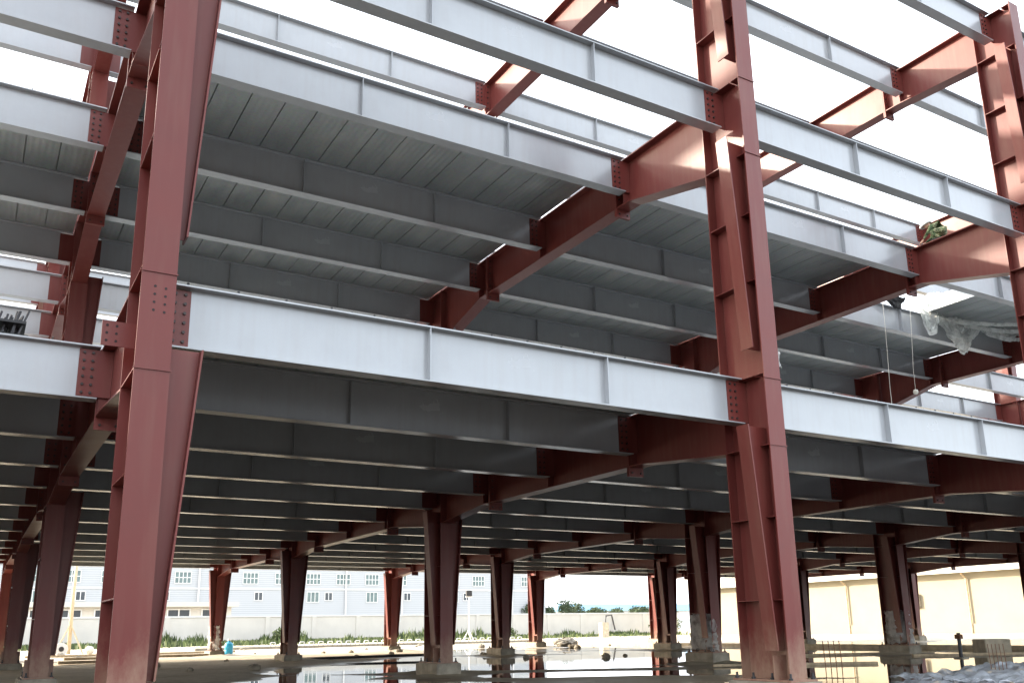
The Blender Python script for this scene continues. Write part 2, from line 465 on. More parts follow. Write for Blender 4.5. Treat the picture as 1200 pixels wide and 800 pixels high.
LOWP = [('front_flange', MB().box(-0.155, 0.155, -0.51, -0.492, 0.30, TOP[1]).mesh('low_front', M['red'])),
        ('rear_flange', MB().box(-0.155, 0.155, 0.315, 0.333, 0.30, TOP[1]).mesh('low_rear', M['red'])),
        ('web', MB().box(-0.006, 0.006, -0.491, 0.314, 0.30, TOP[1]).mesh('low_web', M['red']))]
full = None; pal = None
for xi, x in enumerate(XS):
    for r in range(4):
        if xi == 6 and r == 0: pass
        ln = LN[x]
        rn = ['front', 'second', 'third', 'rear'][r] + ' row'
        lab = 'red H-section steel column, %s, %s' % (rn, ln)
        if (x, r) == (0, 0): lab = 'large red steel column in left foreground with bolt holes in its front flange'
        if (x, r) == (8, 0): lab = 'large red steel column in right foreground with side wing and stiffeners'
        loc = (x, ROWY[r], 0)
        if x == 0:
            o = thing('steel_column', lab, 'column', loc, 0, 'red steel columns')
            for n, me in column_parts(True, False, r == 0, 0.605 if r == 0 else 0.66): link(n, me, o)
            if r == 0:
                m = MB(); m.box(-0.40, -0.008, -0.0065, 0.0065, -0.70, -0.455)
                m.cur = 1
                for q in (-0.355, -0.27):
                    for z in (-0.50, -0.575, -0.65): m.tube([(q, -0.0065, z), (q, -0.0095, z)], 0.013, 8)
                link('bracket_plate', m.mesh('bracket', [M['red'], M['hole']]), o, (0, 0, TOP[1]))
        elif (x, r) == (8, 0):
            o = thing('steel_column', lab, 'column', loc, 0, 'red steel columns')
            for n, me in column_parts(False, True): link(n, me, o)
        elif x < -8:  # unseen columns of the added shading bays
            o = thing('steel_column', lab, 'column', loc, 0, 'red steel columns')
            for n, me in LOWP: link(n, me, o)
        elif full is None:
            full = thing('steel_column', lab, 'column', loc, 0, 'red steel columns')
            for n, me in column_parts(): link(n, me, full)
            o = full
        else: o = dup(full, loc, lab)
        if x >= 0:   # plates the transverse beams are bolted to
            for lv in (1, 2, 3):
                if lv > 1 and x > 32: continue
                if not (x == 0 and r == 0): link('fin_plate', FIN[(-1, 1 if r == 0 else 0)], o, (0, 0.206 if (lv, r) == (2, 1) else 0, TOP[lv]))
                if x < (40 if lv == 1 else 32): link('fin_plate', FIN[(1, 1 if r == 0 else 0)], o, (0, 0.206 if (lv, r) == (2, 1) else 0, TOP[lv]))
        # pedestal
        pl = 'grey concrete pedestal under red column, %s, %s' % (rn, ln)
        if pal is None:
            pal = tag(link('concrete_pedestal', PED, None, loc), pl, 'pedestal', 'concrete column bases'); 
        else: dup(pal, loc, pl)
# ---- decking sheets: flat pans with narrow closed ribs every 0.5 m
def deck_mesh(L, D):
    mb = MB(); n = int(round(L / 0.5)); pr = [(0.0, 0.0)]
    for i in range(n):
        x = i * L / n; w = L / n
        pr += [(x + w - 0.017, 0.0), (x + w - 0.013, 0.040), (x + w - 0.006, 0.040), (x + w, 0.0)] if i < n - 1 else [(x + w, 0.0)]
    t = 0.003
    up = [(x, z + t) for x, z in reversed(pr)]
    # strip faces
    v = []; f = []
    for yy in (0, D):
        v += [(x, yy, z) for x, z in pr] + [(x, yy, z + t) for x, z in pr]
    m = len(pr)
    for i in range(m - 1):
        f.append((i, i + 1, 2 * m + i + 1, 2 * m + i))                 # underside
        f.append((m + i, 3 * m + i, 3 * m + i + 1, m + i + 1))         # upper side
        f.append((i, m + i, m + i + 1, i + 1)); f.append((2 * m + i, 2 * m + i + 1, 3 * m + i + 1, 3 * m + i))
    f.append((0, 2 * m, 3 * m, m)); f.append((m - 1, 2 * m - 1, 4 * m - 1, 3 * m - 1))
    mb.add(v, f)
    return mb.mesh('decking', M['deck'], fix=False)
def deck(x0, x1, y0, y1, lv, label):
    o = link('steel_decking', deck_mesh(x1 - x0, y1 - y0), None, (x0, y0, TOP[lv] + 0.004))
    return tag(o, label, 'decking', 'galvanised deck sheets')
BN = {-3: 'two bays beyond left edge', -2: 'one bay beyond left edge', -1: 'left of the first column line', 0: 'between first and second column lines', 1: 'between second and third column lines', 2: 'between third and fourth column lines', 3: 'between fourth and fifth column lines', 4: 'between fifth and sixth column lines'}
for b in range(-3, 5):
    for r in range(3):
        y0 = [0.0, 9.994, 21.083][r] 
        if r == 0: y0 = 2.42 if b <= -1 else 0.30
        y1 = [9.994, 21.083, 31.45][r] - 0.01
        if r: y0 -= 0.0
        deck(b * 8 + 0.165, b * 8 + 7.835, y0, y1, 1, 'grey lower deck sheeting %s, %s row' % (BN[b], ['front', 'middle', 'rear'][r]))
for b in (0, 1):
    deck(b * 8 + 0.165, b * 8 + 7.835, 2.28, 10.28, 2, 'ribbed galvanised decking of middle deck %s' % BN[b])
deck(-7.835, -0.165, 4.97, 10.28, 2, 'ribbed galvanised decking of middle deck left of the first column line')
deck(19.9, 23.855, 2.28, 4.95, 2, 'short run of ribbed decking beside the plastic sheet, third to fourth column line')
deck(16.165, 23.835, 5.02, 10.28, 2, 'ribbed galvanised decking behind the plastic sheet on the middle deck')

# ------------------------------------------------------------------ ground and water
def smooth(a, b, x):
    t = min(1, max(0, (x - a) / (b - a))); return t * t * (3 - 2 * t)
CY, SY = math.cos(0.539), math.sin(0.539)
def ymin(x):
    pts = [(-40, 4), (-4, 6), (2, 9), (5, 14), (9, 19.5), (13, 23), (18, 30), (26, 36), (34, 33), (44, 20), (60, 10)]
    for (a, c), (b, d) in zip(pts[:-1], pts[1:]):
        if a <= x <= b: return c + (d - c) * (x - a) / (b - a)
    return 12 if x > 0 else 4
def gh(x, y):
    u = x * CY - y * SY; v = x * SY + y * CY
    n1 = noise.noise(Vector((u * 0.09, v * 0.75, 3.1))); n2 = noise.noise(Vector((u * 0.5, v * 1.3, 7.7))); n3 = noise.noise(Vector((x * 2.1, y * 2.1, 1.3)))
    d = y - ymin(x) + 3.0 * noise.noise(Vector((x * 0.2, y * 0.2, 9.0)))
    dry = smooth(-1.6, 1.6, d)
    for cx in (0, 8, 16, 24, 32, 40):
        for cyy in ROWY:
            dd = ((x - cx) / 1.1) ** 2 + ((y - cyy + 0.1) / 1.3) ** 2
            if dd < 6: n2 += 7.0 * math.exp(-dd) * (0.75 + n3)
    wetv = -0.022 + 0.10 * (1 - smooth(-3.2, -0.5, y)) + 0.062 * n1 + 0.016 * n2 + 0.004 * n3
    dryv = 0.055 + 0.03 * n1 + 0.015 * n2 + 0.008 * n3
    return wetv * (1 - dry) + dryv * dry
def axis_coords(lo, hi, step, far):
    c = []; x = lo
    while x <= hi: c.append(x); x += step
    s = step; x = hi
    while x < far: s *= 1.5; x += s; c.append(x)
    s = step; x = lo
    while x > -far: s *= 1.5; x -= s; c.insert(0, x)
    return c
gx = axis_coords(-14, 60, 0.4, 1500); gy = axis_coords(-10, 56, 0.4, 1500)
gv = [(x, y, gh(x, y) if (-40 < x < 90 and -40 < y < 90) else 0.05) for y in gy for x in gx]
nx = len(gx); gf = [(j * nx + i, j * nx + i + 1, (j + 1) * nx + i + 1, (j + 1) * nx + i) for j in range(len(gy) - 1) for i in range(nx - 1)]
mb = MB(); mb.add(gv, gf)
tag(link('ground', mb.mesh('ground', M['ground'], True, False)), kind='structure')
mb = MB(); mb.add([(-30, -3.5, 0), (70, -3.5, 0), (70, 44, 0), (-30, 44, 0)], [(0, 1, 2, 3)])
tag(link('puddle_water', mb.mesh('water', M['water'], False, False)), kind='structure')

# ------------------------------------------------------------------ background
# boundary wall with piers and coping
w = thing('boundary_wall', 'long cream rendered boundary wall behind the rear columns', 'wall', (-30, 70, 0))
link('wall_panel', MB().box(0, 97, 0, 0.2, -0.2, 2.28).mesh('wall', M['cream']), w)
link('coping', MB().box(-0.05, 97.05, -0.06, 0.26, 2.281, 2.40).mesh('coping', M['white']), w)
pm = MB().box(-0.2, 0.2, -0.07, -0.002, -0.2, 2.279).mesh('pier', M['cream'])
for i in range(24): link('pier', pm, w, (2 + i * 4.1, 0, 0))

# long factory building
f = thing('factory_building', 'long pale blue and white factory with rows of small windows, far behind boundary wall', 'building', (-70, 150, 0))
link('wall', MB().box(0, 171, 0, 40, 0, 15.5).mesh('factory_wall', M['cladding']), f)
link('parapet', MB().box(-0.2, 171.2, -0.25, 40.2, 15.51, 16.2).mesh('parapet', M['white']), f)
def window_mesh(wd, ht, cols, rows):
    fr = MB(); fw = 0.12
    fr.box(-wd / 2, wd / 2, -0.12, 0.0, 0, fw); fr.box(-wd / 2, wd / 2, -0.12, 0, ht - fw, ht)
    for i in range(cols + 1):
        x = -wd / 2 + i * (wd - fw) / cols; fr.box(x, x + fw, -0.118, 0, fw + .001, ht - fw - .001)
    for j in range(1, rows):
        z = j * ht / rows; fr.box(-wd / 2 + fw + .01, wd / 2 - fw - .01, -0.11, 0, z - fw / 2, z + fw / 2)
    gl = MB().box(-wd / 2 + 0.02, wd / 2 - 0.02, -0.06, -0.01, 0.02, ht - 0.02)
    return fr.mesh('window_frame', M['white']), gl
FRA, GLA = window_mesh(2.7, 2.0, 4, 2); GA = GLA.mesh('pane', M['winglass'])
FRB, GLB = window_mesh(1.5, 1.5, 2, 1); GBg = GLB.mesh('pane', M['windark'])
FRC, GLC = window_mesh(2.3, 1.9, 3, 1); GCg = GLC.mesh('pane', M['winglass'])
def win(parent, x, z, fr, gl):
    o = link('window', fr, parent, (x, -0.003, z)); link('pane', gl, o)
for i in range(29):     # x in building coords (building starts at -70)
    X = 9.8 + i * 5.6
    if X > 167: break
    if i not in (24, 10): win(f, X, 9.1, FRA, GA)
    if i % 5 in (0, 2): win(f, X, 6.0, FRC, GCg)
    elif i % 5 == 1: win(f, X - 2.7, 6.3, FRB, GBg)
    elif i % 5 == 3: win(f, X + 1.5, 6.3, FRB, GBg)
pp = MB().tube([(0, -0.25, 0), (0, -0.25, 15.2)], 0.16, 8).mesh('downpipe', M['white'])
for X in (6, 38, 70, 102, 127.9, 139, 150.4, 163): link('downpipe', pp, f, (X, 0, 0))
lb = MB().box(0, 171, -0.10, -0.002, 0, 0.22).mesh('band', M['white'])
for z in (3.6, 8.2, 12.0): link('ledge', lb, f, (0, 0, z))

# low outbuilding seen at the left
g = thing('gatehouse', 'low cream outbuilding with flat roof seen between the left columns', 'building', (-4.5, 84, 0))
link('wall', MB().box(0, 26, 0, 6, 0, 3.5).mesh('gate_wall', M['cream']), g)
link('roof', MB().box(-0.5, 26.5, -0.9, 6.4, 3.51, 3.95).mesh('gate_roof', M['roofwhite']), g)
FRD, GLD = window_mesh(2.2, 1.3, 2, 1); GDg = GLD.mesh('pane', M['windark'])
for i in range(8): win(g, 1.8 + i * 3.2, 2.05, FRD, GDg)

# warehouse on the right, sunlit side facing the frame
wh = thing('warehouse', 'cream warehouse with white fascia and drainpipes at the right', 'building', (62, 14, 0))
link('wall', MB().box(0, 30, 0, 47.5, -0.2, 4.55).mesh('wh_wall', M['sand']), wh)
link('plinth', MB().box(-0.12, -0.003, 0, 47.5, -0.2, 0.75).mesh('wh_plinth', M['sand']), wh)
link('fascia', MB().prism([(-0.9, 4.4), (0.0, 4.56), (30, 4.56), (30, 8.5), (15, 9.5), (-0.7, 6.6)], 'y', -0.5, 48.0).mesh('wh_fascia', M['roofwhite']), wh)
dp = MB(); dp.tube([(-0.75, 0, 4.6), (-0.6, 0, 4.3), (-0.16, 0, 4.0), (-0.16, 0, 0.1)], 0.07, 8)
DP = dp.mesh('drainpipe', M['wood'])
for y in (7.1, 17.9, 28.7, 39.5): link('drainpipe', DP, wh, (0, y, 0))
pl = MB().box(-0.10, -0.003, -0.25, 0.25, 0.751, 4.39).mesh('pilaster', M['sand'])
bx = MB().box(-0.28, -0.003, -0.5, 0.5, 2.0, 3.0).mesh('vent_box', M['concrete']); link('vent_box', bx, wh, (0, 22.4, 0))

# distant shed
b = thing('distant_shed', 'far low white shed with blue roof beyond the boundary wall', 'building', (150, 210, 0))
link('wall', MB().box(0, 60, 0, 15, 0, 5.4).mesh('shed_wall', M['white']), b)
link('roof', MB().prism([(-1, 5.41), (16, 5.41), (7.5, 7.6)], 'x', -1, 61).mesh('shed_roof', M['blueroof']), b)

def leaf_cloud(mb, cx, cy, cz, rx, ry, rz, n, s, rnd):
    k = 0
    while k < n:
        a = Vector((rnd.uniform(-1, 1), rnd.uniform(-1, 1), rnd.uniform(-1, 1)))
        if a.length > 1: continue
        if noise.noise(a * 2.2 + Vector((cx, cy, cz))) < -0.12: 
            if rnd.random() < 0.8: continue
        k += 1
        c = Vector((cx + a.x * rx, cy + a.y * ry, cz + a.z * rz))
        u = Vector((rnd.uniform(-1, 1), rnd.uniform(-1, 1), rnd.uniform(-1, 1))).normalized()
        w_ = u.cross(Vector((rnd.uniform(-1, 1), rnd.uniform(-1, 1), rnd.uniform(-1, 1)))).normalized()
        q = s * rnd.uniform(0.6, 1.4)
        mb.add([c - u * q, c + w_ * q * 0.6, c + u * q, c - w_ * q * 0.6], [(0, 1, 2, 3)])
TK = ['leftmost', 'second', 'third', 'fourth', 'fifth', 'sixth', 'seventh', 'eighth', 'ninth', 'tenth', 'rightmost']
rnd = random.Random(3)
tx = [(97, 150, 5.2), (106, 158, 4.8), (120, 170, 6.0), (126, 175, 5.2), (134, 180, 4.6), (142, 186, 5.0), (150, 190, 5.6), (160, 196, 5.4), (150, 180, 4.9), (158, 184, 6.0), (168, 190, 5.5)]
for i, (x, y, h) in enumerate(tx):
    h *= 1.25
    t = thing('distant_tree', '%s of the small dark trees far beyond the boundary wall' % TK[i], 'tree', (x, y, 0), 0, 'distant trees')
    tr = MB(); tr.tube([(0, 0, 0), (0.1, 0, h * 0.4), (0.15, 0.1, h * 0.75)], [0.22, 0.16, 0.06], 6)
    tr.tube([(0.1, 0, h * 0.4), (0.9, 0.2, h * 0.65)], [0.09, 0.03], 5); tr.tube([(0.1, 0, h * 0.45), (-0.8, -0.2, h * 0.7)], [0.09, 0.03], 5)
    link('trunk', tr.mesh('tree_trunk', M['bark']), t)
    cr = MB()
    for q in range(5):
        leaf_cloud(cr, rnd.uniform(-1.1, 1.1), rnd.uniform(-1, 1), h * rnd.uniform(0.5, 0.85), h * .26, h * .26, h * .2, 260, 0.22, rnd)
    link('crown', cr.mesh('tree_crown', M['leaf2'], False, False), t)

# weeds along the wall
mb = MB(); rnd = random.Random(5)
for i in range(26000):
    x = rnd.uniform(-14, 62); y = 69.6 - abs(rnd.gauss(0, 3.2))
    p = 0.5 + 0.5 * noise.noise(Vector((x * 0.25, y * 0.25, 2.0))) + 0.25 * noise.noise(Vector((x * 0.9, y * 0.6, 5.0)))
    if p < 0.28: continue
    h = rnd.uniform(0.15, 0.5) + 3.4 * max(0, p - 0.55) * rnd.random()
    if x > 45: h *= 0.6
    a = rnd.uniform(0, PI); wd = rnd.uniform(0.03, 0.09); dx, dy = math.cos(a) * wd, math.sin(a) * wd
    lx, ly = rnd.uniform(-.25, .25) * h, rnd.uniform(-.25, .25) * h
    mb.add([(x - dx, y - dy, 0.0), (x + dx, y + dy, 0.0), (x + lx * .5 + dx * .9, y + ly * .5 + dy * .9, h * .6), (x + lx, y + ly, h), (x + lx * .5 - dx * .9, y + ly * .5 - dy * .9, h * .6)], [(0, 1, 2, 3, 4)])
tag(link('weeds', mb.mesh('weeds', M['leaf'], False, False)), 'strip of green weeds along the foot of the boundary wall', 'weeds', kind='stuff')
for i, (x, y, r, lab) in enumerate([(42.5, 66, 1.1, 'round green bush in front of boundary wall, between two rear columns near centre'),
        (60.5, 64.5, 1.6, 'large round green bush near the right end of the boundary wall'),
        (57.0, 48.5, 1.3, 'yellow green bush beside the corner of the cream warehouse'),
        (22, 66, 1.3, 'dark bush by the boundary wall behind the blue drum')]):
    t = thing('shrub', lab, 'bush', (x, y, 0)); tr = MB()
    for q in range(5): tr.tube([(0, 0, 0), (rnd.uniform(-.5, .5) * r, rnd.uniform(-.5, .5) * r, r * .9)], [0.04, 0.015], 5)
    link('stem', tr.mesh('stem', M['bark']), t)
    cr = MB()
    for q in range(6): leaf_cloud(cr, rnd.uniform(-.5, .5) * r, rnd.uniform(-.5, .5) * r, r * rnd.uniform(.35, .75), r * .6, r * .6, r * .42, 260, 0.08, rnd)
    link('foliage', cr.mesh('foliage', M['leaf'], False, False), t)

# ------------------------------------------------------------------ site clutter
def beveled(mb, name, mat, off=0.01, smooth=False):
    me = mb.mesh(name, mat, smooth); bm = bmesh.new(); bm.from_mesh(me)
    bmesh.ops.bevel(bm, geom=bm.edges[:], offset=off, segments=2, affect='EDGES'); bm.to_mesh(me); bm.free(); return me
tag(link('concrete_kerb', beveled(MB().box(10, 32, 44.6, 45.0, -0.1, 0.20), 'kerb', M['concrete']), None), 'long low concrete kerb under the white hoops behind the rear columns', 'kerb')
tag(link('ground_beam', beveled(MB().box(-0.2, 0.2, 0, 27.5, -0.1, 0.13), 'ground_beam', M['pale_concrete'], 0.02), None, (29.8, 8.6, 0)), 'long low concrete ground beam crossing the puddles at the right', 'ground beam')
hm = MB(); hm.tube([(-0.14, 0, 0.15), (-0.14, 0, 0.35), (-0.11, 0, 0.37), (0.11, 0, 0.37), (0.14, 0, 0.35), (0.14, 0, 0.15)], 0.028, 6)
HM = hm.mesh('hoop', M['white'], True); h0 = None
for i in range(30):
    x = 14.4 + i * 0.58
    if h0 is None: h0 = tag(link('white_hoop', HM, None, (x, 44.8, 0.04)), 'small white hoop in the row along the concrete kerb behind the rear columns', 'hoop', 'row of white hoops on the kerb')
    else: dup(h0, (x, 44.8, 0.04), h0['label'])
# blue drum
def lathe(mb, prof, n=20, cx=0, cy=0):
    for i in range(len(prof) - 1):
        pass
    vs = []; 
    for r, z in prof: vs += [(cx + r * math.cos(2 * PI * k / n), cy + r * math.sin(2 * PI * k / n), z) for k in range(n)]
    fs = [(i * n + k, i * n + (k + 1) % n, (i + 1) * n + (k + 1) % n, (i + 1) * n + k) for i in range(len(prof) - 1) for k in range(n)]
    fs += [tuple(range(n))[::-1], tuple(range((len(prof) - 1) * n, len(prof) * n))]
    mb.add(vs, fs); return mb
d = thing('water_drum', 'blue plastic drum with narrow neck standing beside a rear column', 'drum', (9.25, 34.0, 0.06))
link('body', lathe(MB(), [(0.17, 0), (0.19, 0.03), (0.19, 0.17), (0.175, 0.2), (0.19, 0.23), (0.19, 0.42), (0.15, 0.50), (0.06, 0.54), (0.055, 0.60)]).mesh('drum', M['blue'], True), d)
link('cap', lathe(MB(), [(0.07, 0.601), (0.07, 0.67), (0.05, 0.68)]).mesh('cap', M['white'], True), d)
# bamboo pole with prop, leaning by the left columns
t = thing('leaning_pole', 'tall pale leaning pole with struts behind the left columns', 'pole', (3.66, 45.0, 0))
link('pole', MB().tube([(0, 0, 0), (-0.02, 0.1, 3), (0.03, 0.1, 6.4)], [0.10, 0.09, 0.07], 8).mesh('pole', M['galv_pole'], True), t)
s_ = MB().tube([(-0.7, -0.1, 0.02), (-0.03, 0, 1.6)], 0.04, 6).mesh('strut', M['galv_pole'])
link('strut', s_, t)
link('strut', MB().tube([(0.7, -0.1, 0.02), (0.03, 0, 1.5)], 0.04, 6).mesh('strut', M['galv_pole']), t)
# floodlight mast
t = thing('floodlight_mast', 'thin white mast with a dark floodlight on three legs in front of the boundary wall', 'floodlight', (30.1, 50.0, 0.05))
link('mast', MB().tube([(0, 0, 0.5), (0, 0, 3.3)], 0.035, 8).mesh('mast', M['white']), t)
for a in (0.3, 2.4, 4.5): link('leg', MB().tube([(0, 0, 0.9), (0.55 * math.cos(a), 0.55 * math.sin(a), 0)], 0.03, 6).mesh('leg', M['white']), t)
lm = link('lamp_housing', beveled(MB().box(-0.22, 0.22, -0.12, 0.08, 3.25, 3.65), 'lamp', M['black'], 0.02), t)
link('bracket', MB().box(-0.27, 0.27, -0.02, 0.02, 3.16, 3.245).mesh('bracket', M['white']), t)
# cable reel, bundle, planks at left
t = thing('cable_reel', 'small white cable reel with dark centre lying behind the second left column', 'reel', (3.0, 41.5, 0.07))
rm = MB()
for y in (-0.18, 0.14): rm.tube([(0, y, 0.3), (0, y + 0.04, 0.3)], 0.3, 20)
link('flange_discs', rm.mesh('discs', M['white']), t); link('hub', MB().tube([(0, -0.2, 0.3), (0, 0.2, 0.3)], 0.12, 14).mesh('hub', M['black']), t)
def crumple(nx_, ny_, fx, seed, amp, freq, hfun=None):
    mb = MB(); vs = []
    for j in range(ny_ + 1):
        for i in range(nx_ + 1):
            u, v = i / nx_, j / ny_; p = Vector(fx(u, v)); s = Vector((u * freq, v * freq, seed))
            n = Vector((noise.noise(s), noise.noise(s + Vector((11, 3, 5))), noise.noise(s + Vector((5, 17, 9)))))
            n += 0.5 * Vector((noise.noise(s * 2.3), noise.noise(s * 2.3 + Vector((1, 3, 5))), noise.noise(s * 2.3 + Vector((5, 7, 9)))))
            r_ = 1 - 2 * abs(noise.noise(s * 1.3)); p += n * amp + Vector((0, 0, r_ * amp * 0.6)); vs.append(p)
    fs = [(j * (nx_ + 1) + i, j * (nx_ + 1) + i + 1, (j + 1) * (nx_ + 1) + i + 1, (j + 1) * (nx_ + 1) + i) for j in range(ny_) for i in range(nx_)]
    mb.add(vs, fs); return mb
def sack(cx, cy, r, h, seed):
    def fx(u, v):
        a = u * 2 * PI; ph = (v - 0.5) * PI; return (cx + r * math.cos(ph) * math.cos(a), cy + r * 0.8 * math.cos(ph) * math.sin(a), h / 2 + h / 2 * math.sin(ph))
    return crumple(16, 10, fx, seed, 0.04, 5)
tag(link('tied_sack', sack(0, 0, 0.28, 0.55, 3).mesh('sack', M['orange'], True), None, (2.0, 41.0, 0.05)), 'orange sack on the ground just right of the second left column', 'sack')
tag(link('folded_cloth', sack(0, 0, 0.22, 0.4, 8).mesh('sack', M['rope'], True), None, (4.4, 42.5, 0.05)), 'pale bundled cloth beside the foot of the leaning pole', 'bundle')
for i, (x, y, L_, rz, lab) in enumerate([(2.2, 30.5, 5.5, 0.1, 'long pale plank lying on mud just right of second left column'), (1.6, 25.5, 3.0, 0.05, 'short plank nearest the viewer beside the second left column'), (1.2, 36.5, 9.0, 0.02, 'farthest long plank on the mud below the leaning pole')]):
    tag(link('plank', beveled(MB().box(0, L_, -0.1, 0.1, 0.05, 0.15), 'plank', M['wood'], 0.01), None, (x, y, 0.03), rz), lab, 'plank')
tag(link('steel_bar', MB().tube([(0, 0, 0.10), (2.4, 0.1, 0.12), (5.0, 0.0, 0.13)], 0.045, 8).mesh('bar', M['darksteel']), None, (8.9, 21.8, 0), -0.15), 'dark bar lying on the mud beside the third-row column', 'steel bar')
# small stones and lumps of concrete
rnd = random.Random(12)
for i, (x, y, r, lab) in enumerate([(26.6, 32.5, 0.32, 'dark lump of rubble between two rear columns near the puddle edge'), (28.3, 35.0, 0.5, 'broad low heap of rubble left of the concrete ground beam'),
       (24.8, 29.0, 0.22, 'small rubble lump in the puddle left of the ground beam'), (19.5, 27.5, 0.25, 'rubble lump beside the third-row column base near centre')]):
    def fx(u, v, r=r):
        a = u * 2 * PI; ph = (v - 0.5) * PI; return (r * 1.5 * math.cos(ph) * math.cos(a), r * math.cos(ph) * math.sin(a), r * 0.25 + r * 0.45 * math.sin(ph))
    tag(link('rubble', crumple(18, 10, fx, i * 3.3, r * 0.25, 6).mesh('rubble', M['concrete']), None, (x, y, 0.0)), lab, 'rubble')
rnd = random.Random(21); sp = None
def fx(u, v):
    a = u * 2 * PI; ph = (v - 0.5) * PI; return (0.13 * math.cos(ph) * math.cos(a), 0.10 * math.cos(ph) * math.sin(a), 0.03 + 0.07 * math.sin(ph))
STM = [crumple(12, 7, fx, q * 2.7, 0.03, 6).mesh('stone', M['concrete']) for q in range(4)]
for i in range(46):
    x = rnd.uniform(-3, 34); y = rnd.uniform(15, 43)
    o = tag(link('stone', STM[i % 4], None, (x, y, gh(x, y)), rnd.uniform(0, 6)), 'small loose stone on the pale mud between the rear columns', 'stone', 'small stones scattered on the mud')
    o.scale = (rnd.uniform(.5, 1.6),) * 3
# cubicle / broken post by the wall
t = thing('broken_post', 'small broken concrete post with a bent bar in front of boundary wall', 'post', (46.5, 56, 0))
link('stub', beveled(MB().box(-0.35, 0.35, -0.3, 0.3, 0, 1.35), 'stub', M['pale_concrete'], 0.03), t)
link('bent_bar', MB().tube([(0.2, 0, 1.3), (0.3, 0, 1.9), (0.9, 0, 1.95), (1.2, 0, 0.7)], 0.07, 6).mesh('bent', M['darksteel']), t)
# concrete blocks, post and starter bars at the right
tag(link('concrete_block', beveled(MB().box(-0.40, 0.40, -0.38, 0.38, -0.1, 0.42), 'block', M['pale_concrete'], 0.02), None, (26.1, 8.2, 0), -0.5), 'square grey concrete block in the water at the right', 'block')
t = thing('formwork_stack', 'dark irregular stack of formwork at the right edge', 'stack', (26.6, 7.0, 0), -0.5)
for (x0, x1, z0, z1) in ((-0.2, 1.8, 0, 0.35), (0.1, 1.7, 0.352, 0.62), (0.35, 1.5, 0.622, 0.88), (0.4, 0.6, 0.882, 1.05)):
    link('board', beveled(MB().box(x0, x1, -0.4, 0.4, z0, z1), 'board', M['darksteel'], 0.015), t)
t = thing('pipe_post', 'short dark post with clamp standing in the puddle right of a pedestal', 'post', (22.1, 6.6, -0.05))
link('post', MB().tube([(0, 0, 0), (0, 0, 0.72)], 0.05, 8).mesh('post', M['darksteel']), t)
link('clamp', beveled(MB().box(-0.08, 0.08, -0.08, 0.08, 0.56, 0.68), 'clamp', M['rust'], 0.01), t)
link('foot', beveled(MB().box(-0.14, 0.14, -0.14, 0.14, 0.0, 0.08), 'foot', M['concrete'], 0.01), t)
rb = MB().tube([(0, 0, -0.05), (0.01, 0, 0.35), (0, 0.01, 0.72)], 0.008, 6).mesh('starter_bar', M['rust']); r0 = None
for gi, (cx, cy, n, dx) in enumerate([(11.35, 1.95, 4, 0.10), (14.9, 1.25, 5, 0.08)]):
    for i in range(n):
        lab = ['thin rusty starter bar standing in water right of the big right column', 'thin rusty starter bar standing beside the blue tarpaulin'][gi]
        loc = (cx + i * dx, cy - i * dx * 0.3, -0.02 if gi == 0 else -0.15)
        if r0 is None: r0 = tag(link('starter_bar', rb, None, loc), lab, 'rebar', 'starter bars by the right column')
        else:
            o = dup(r0, loc, lab); 
            if gi: o['group'] = 'starter bars by the tarpaulin'
# timber boards in water
for i, (x, y, L_, rz, lab) in enumerate([(20.5, 11.8, 5.5, -0.35, 'long mud-caked board left of the plastic-wrapped right pedestal'), (22.8, 8.6, 4.5, -0.5, 'muddy board running right from plastic-wrapped pedestal'), (14.6, 8.2, 4.0, -0.55, 'wet board on the puddle beside the central wrapped pedestal')]):
    tag(link('muddy_board', beveled(MB().box(0, L_, -0.07, 0.07, 0.0, 0.06), 'board', M['wood'], 0.01), None, (x, y, 0.0), rz), lab, 'board')

# tarpaulin on the ground at the right corner
def ftarp(u, v):
    return (12.5 + 7.0 * u + 0.5 * v, -1.2 + 3.2 * v + 0.9 * u, 0.05 + 0.05 * math.sin(u * 9) * math.sin(v * 5))
tag(link('tarpaulin', crumple(110, 60, ftarp, 2.0, 0.085, 16).mesh('tarp', M['tarp'], True), None), 'crumpled pale blue plastic tarpaulin on the wet ground in the right corner', 'tarpaulin')

# plastic wraps round column feet
def wrap(x, y, h, seed, lab, r=0.34):
    def fx(u, v):
        a = u * 2 * PI; rr = r * (1 + 0.15 * math.sin(3 * a + seed) - 0.15 * v)
        return (rr * 0.62 * math.cos(a) * 1.15, rr * 1.35 * math.sin(a) - 0.08, h * v)
    tag(link('plastic_wrap', crumple(60, 30, fx, seed, 0.055, 10).mesh('wrap', M['plastic'], True), None, (x, y, 0.31)), lab, 'plastic wrap', 'plastic wraps round column feet')
wrap(16, ROWY[1], 0.95, 1.5, 'shiny clear plastic wrapped round the foot of the central second-row column')
wrap(24, ROWY[1], 1.0, 4.5, 'torn dirty plastic wrapped round the foot of the thick right-hand column')
wrap(8, ROWY[3], 1.0, 6.5, 'white plastic wrapped round the foot of rear column beside blue drum')

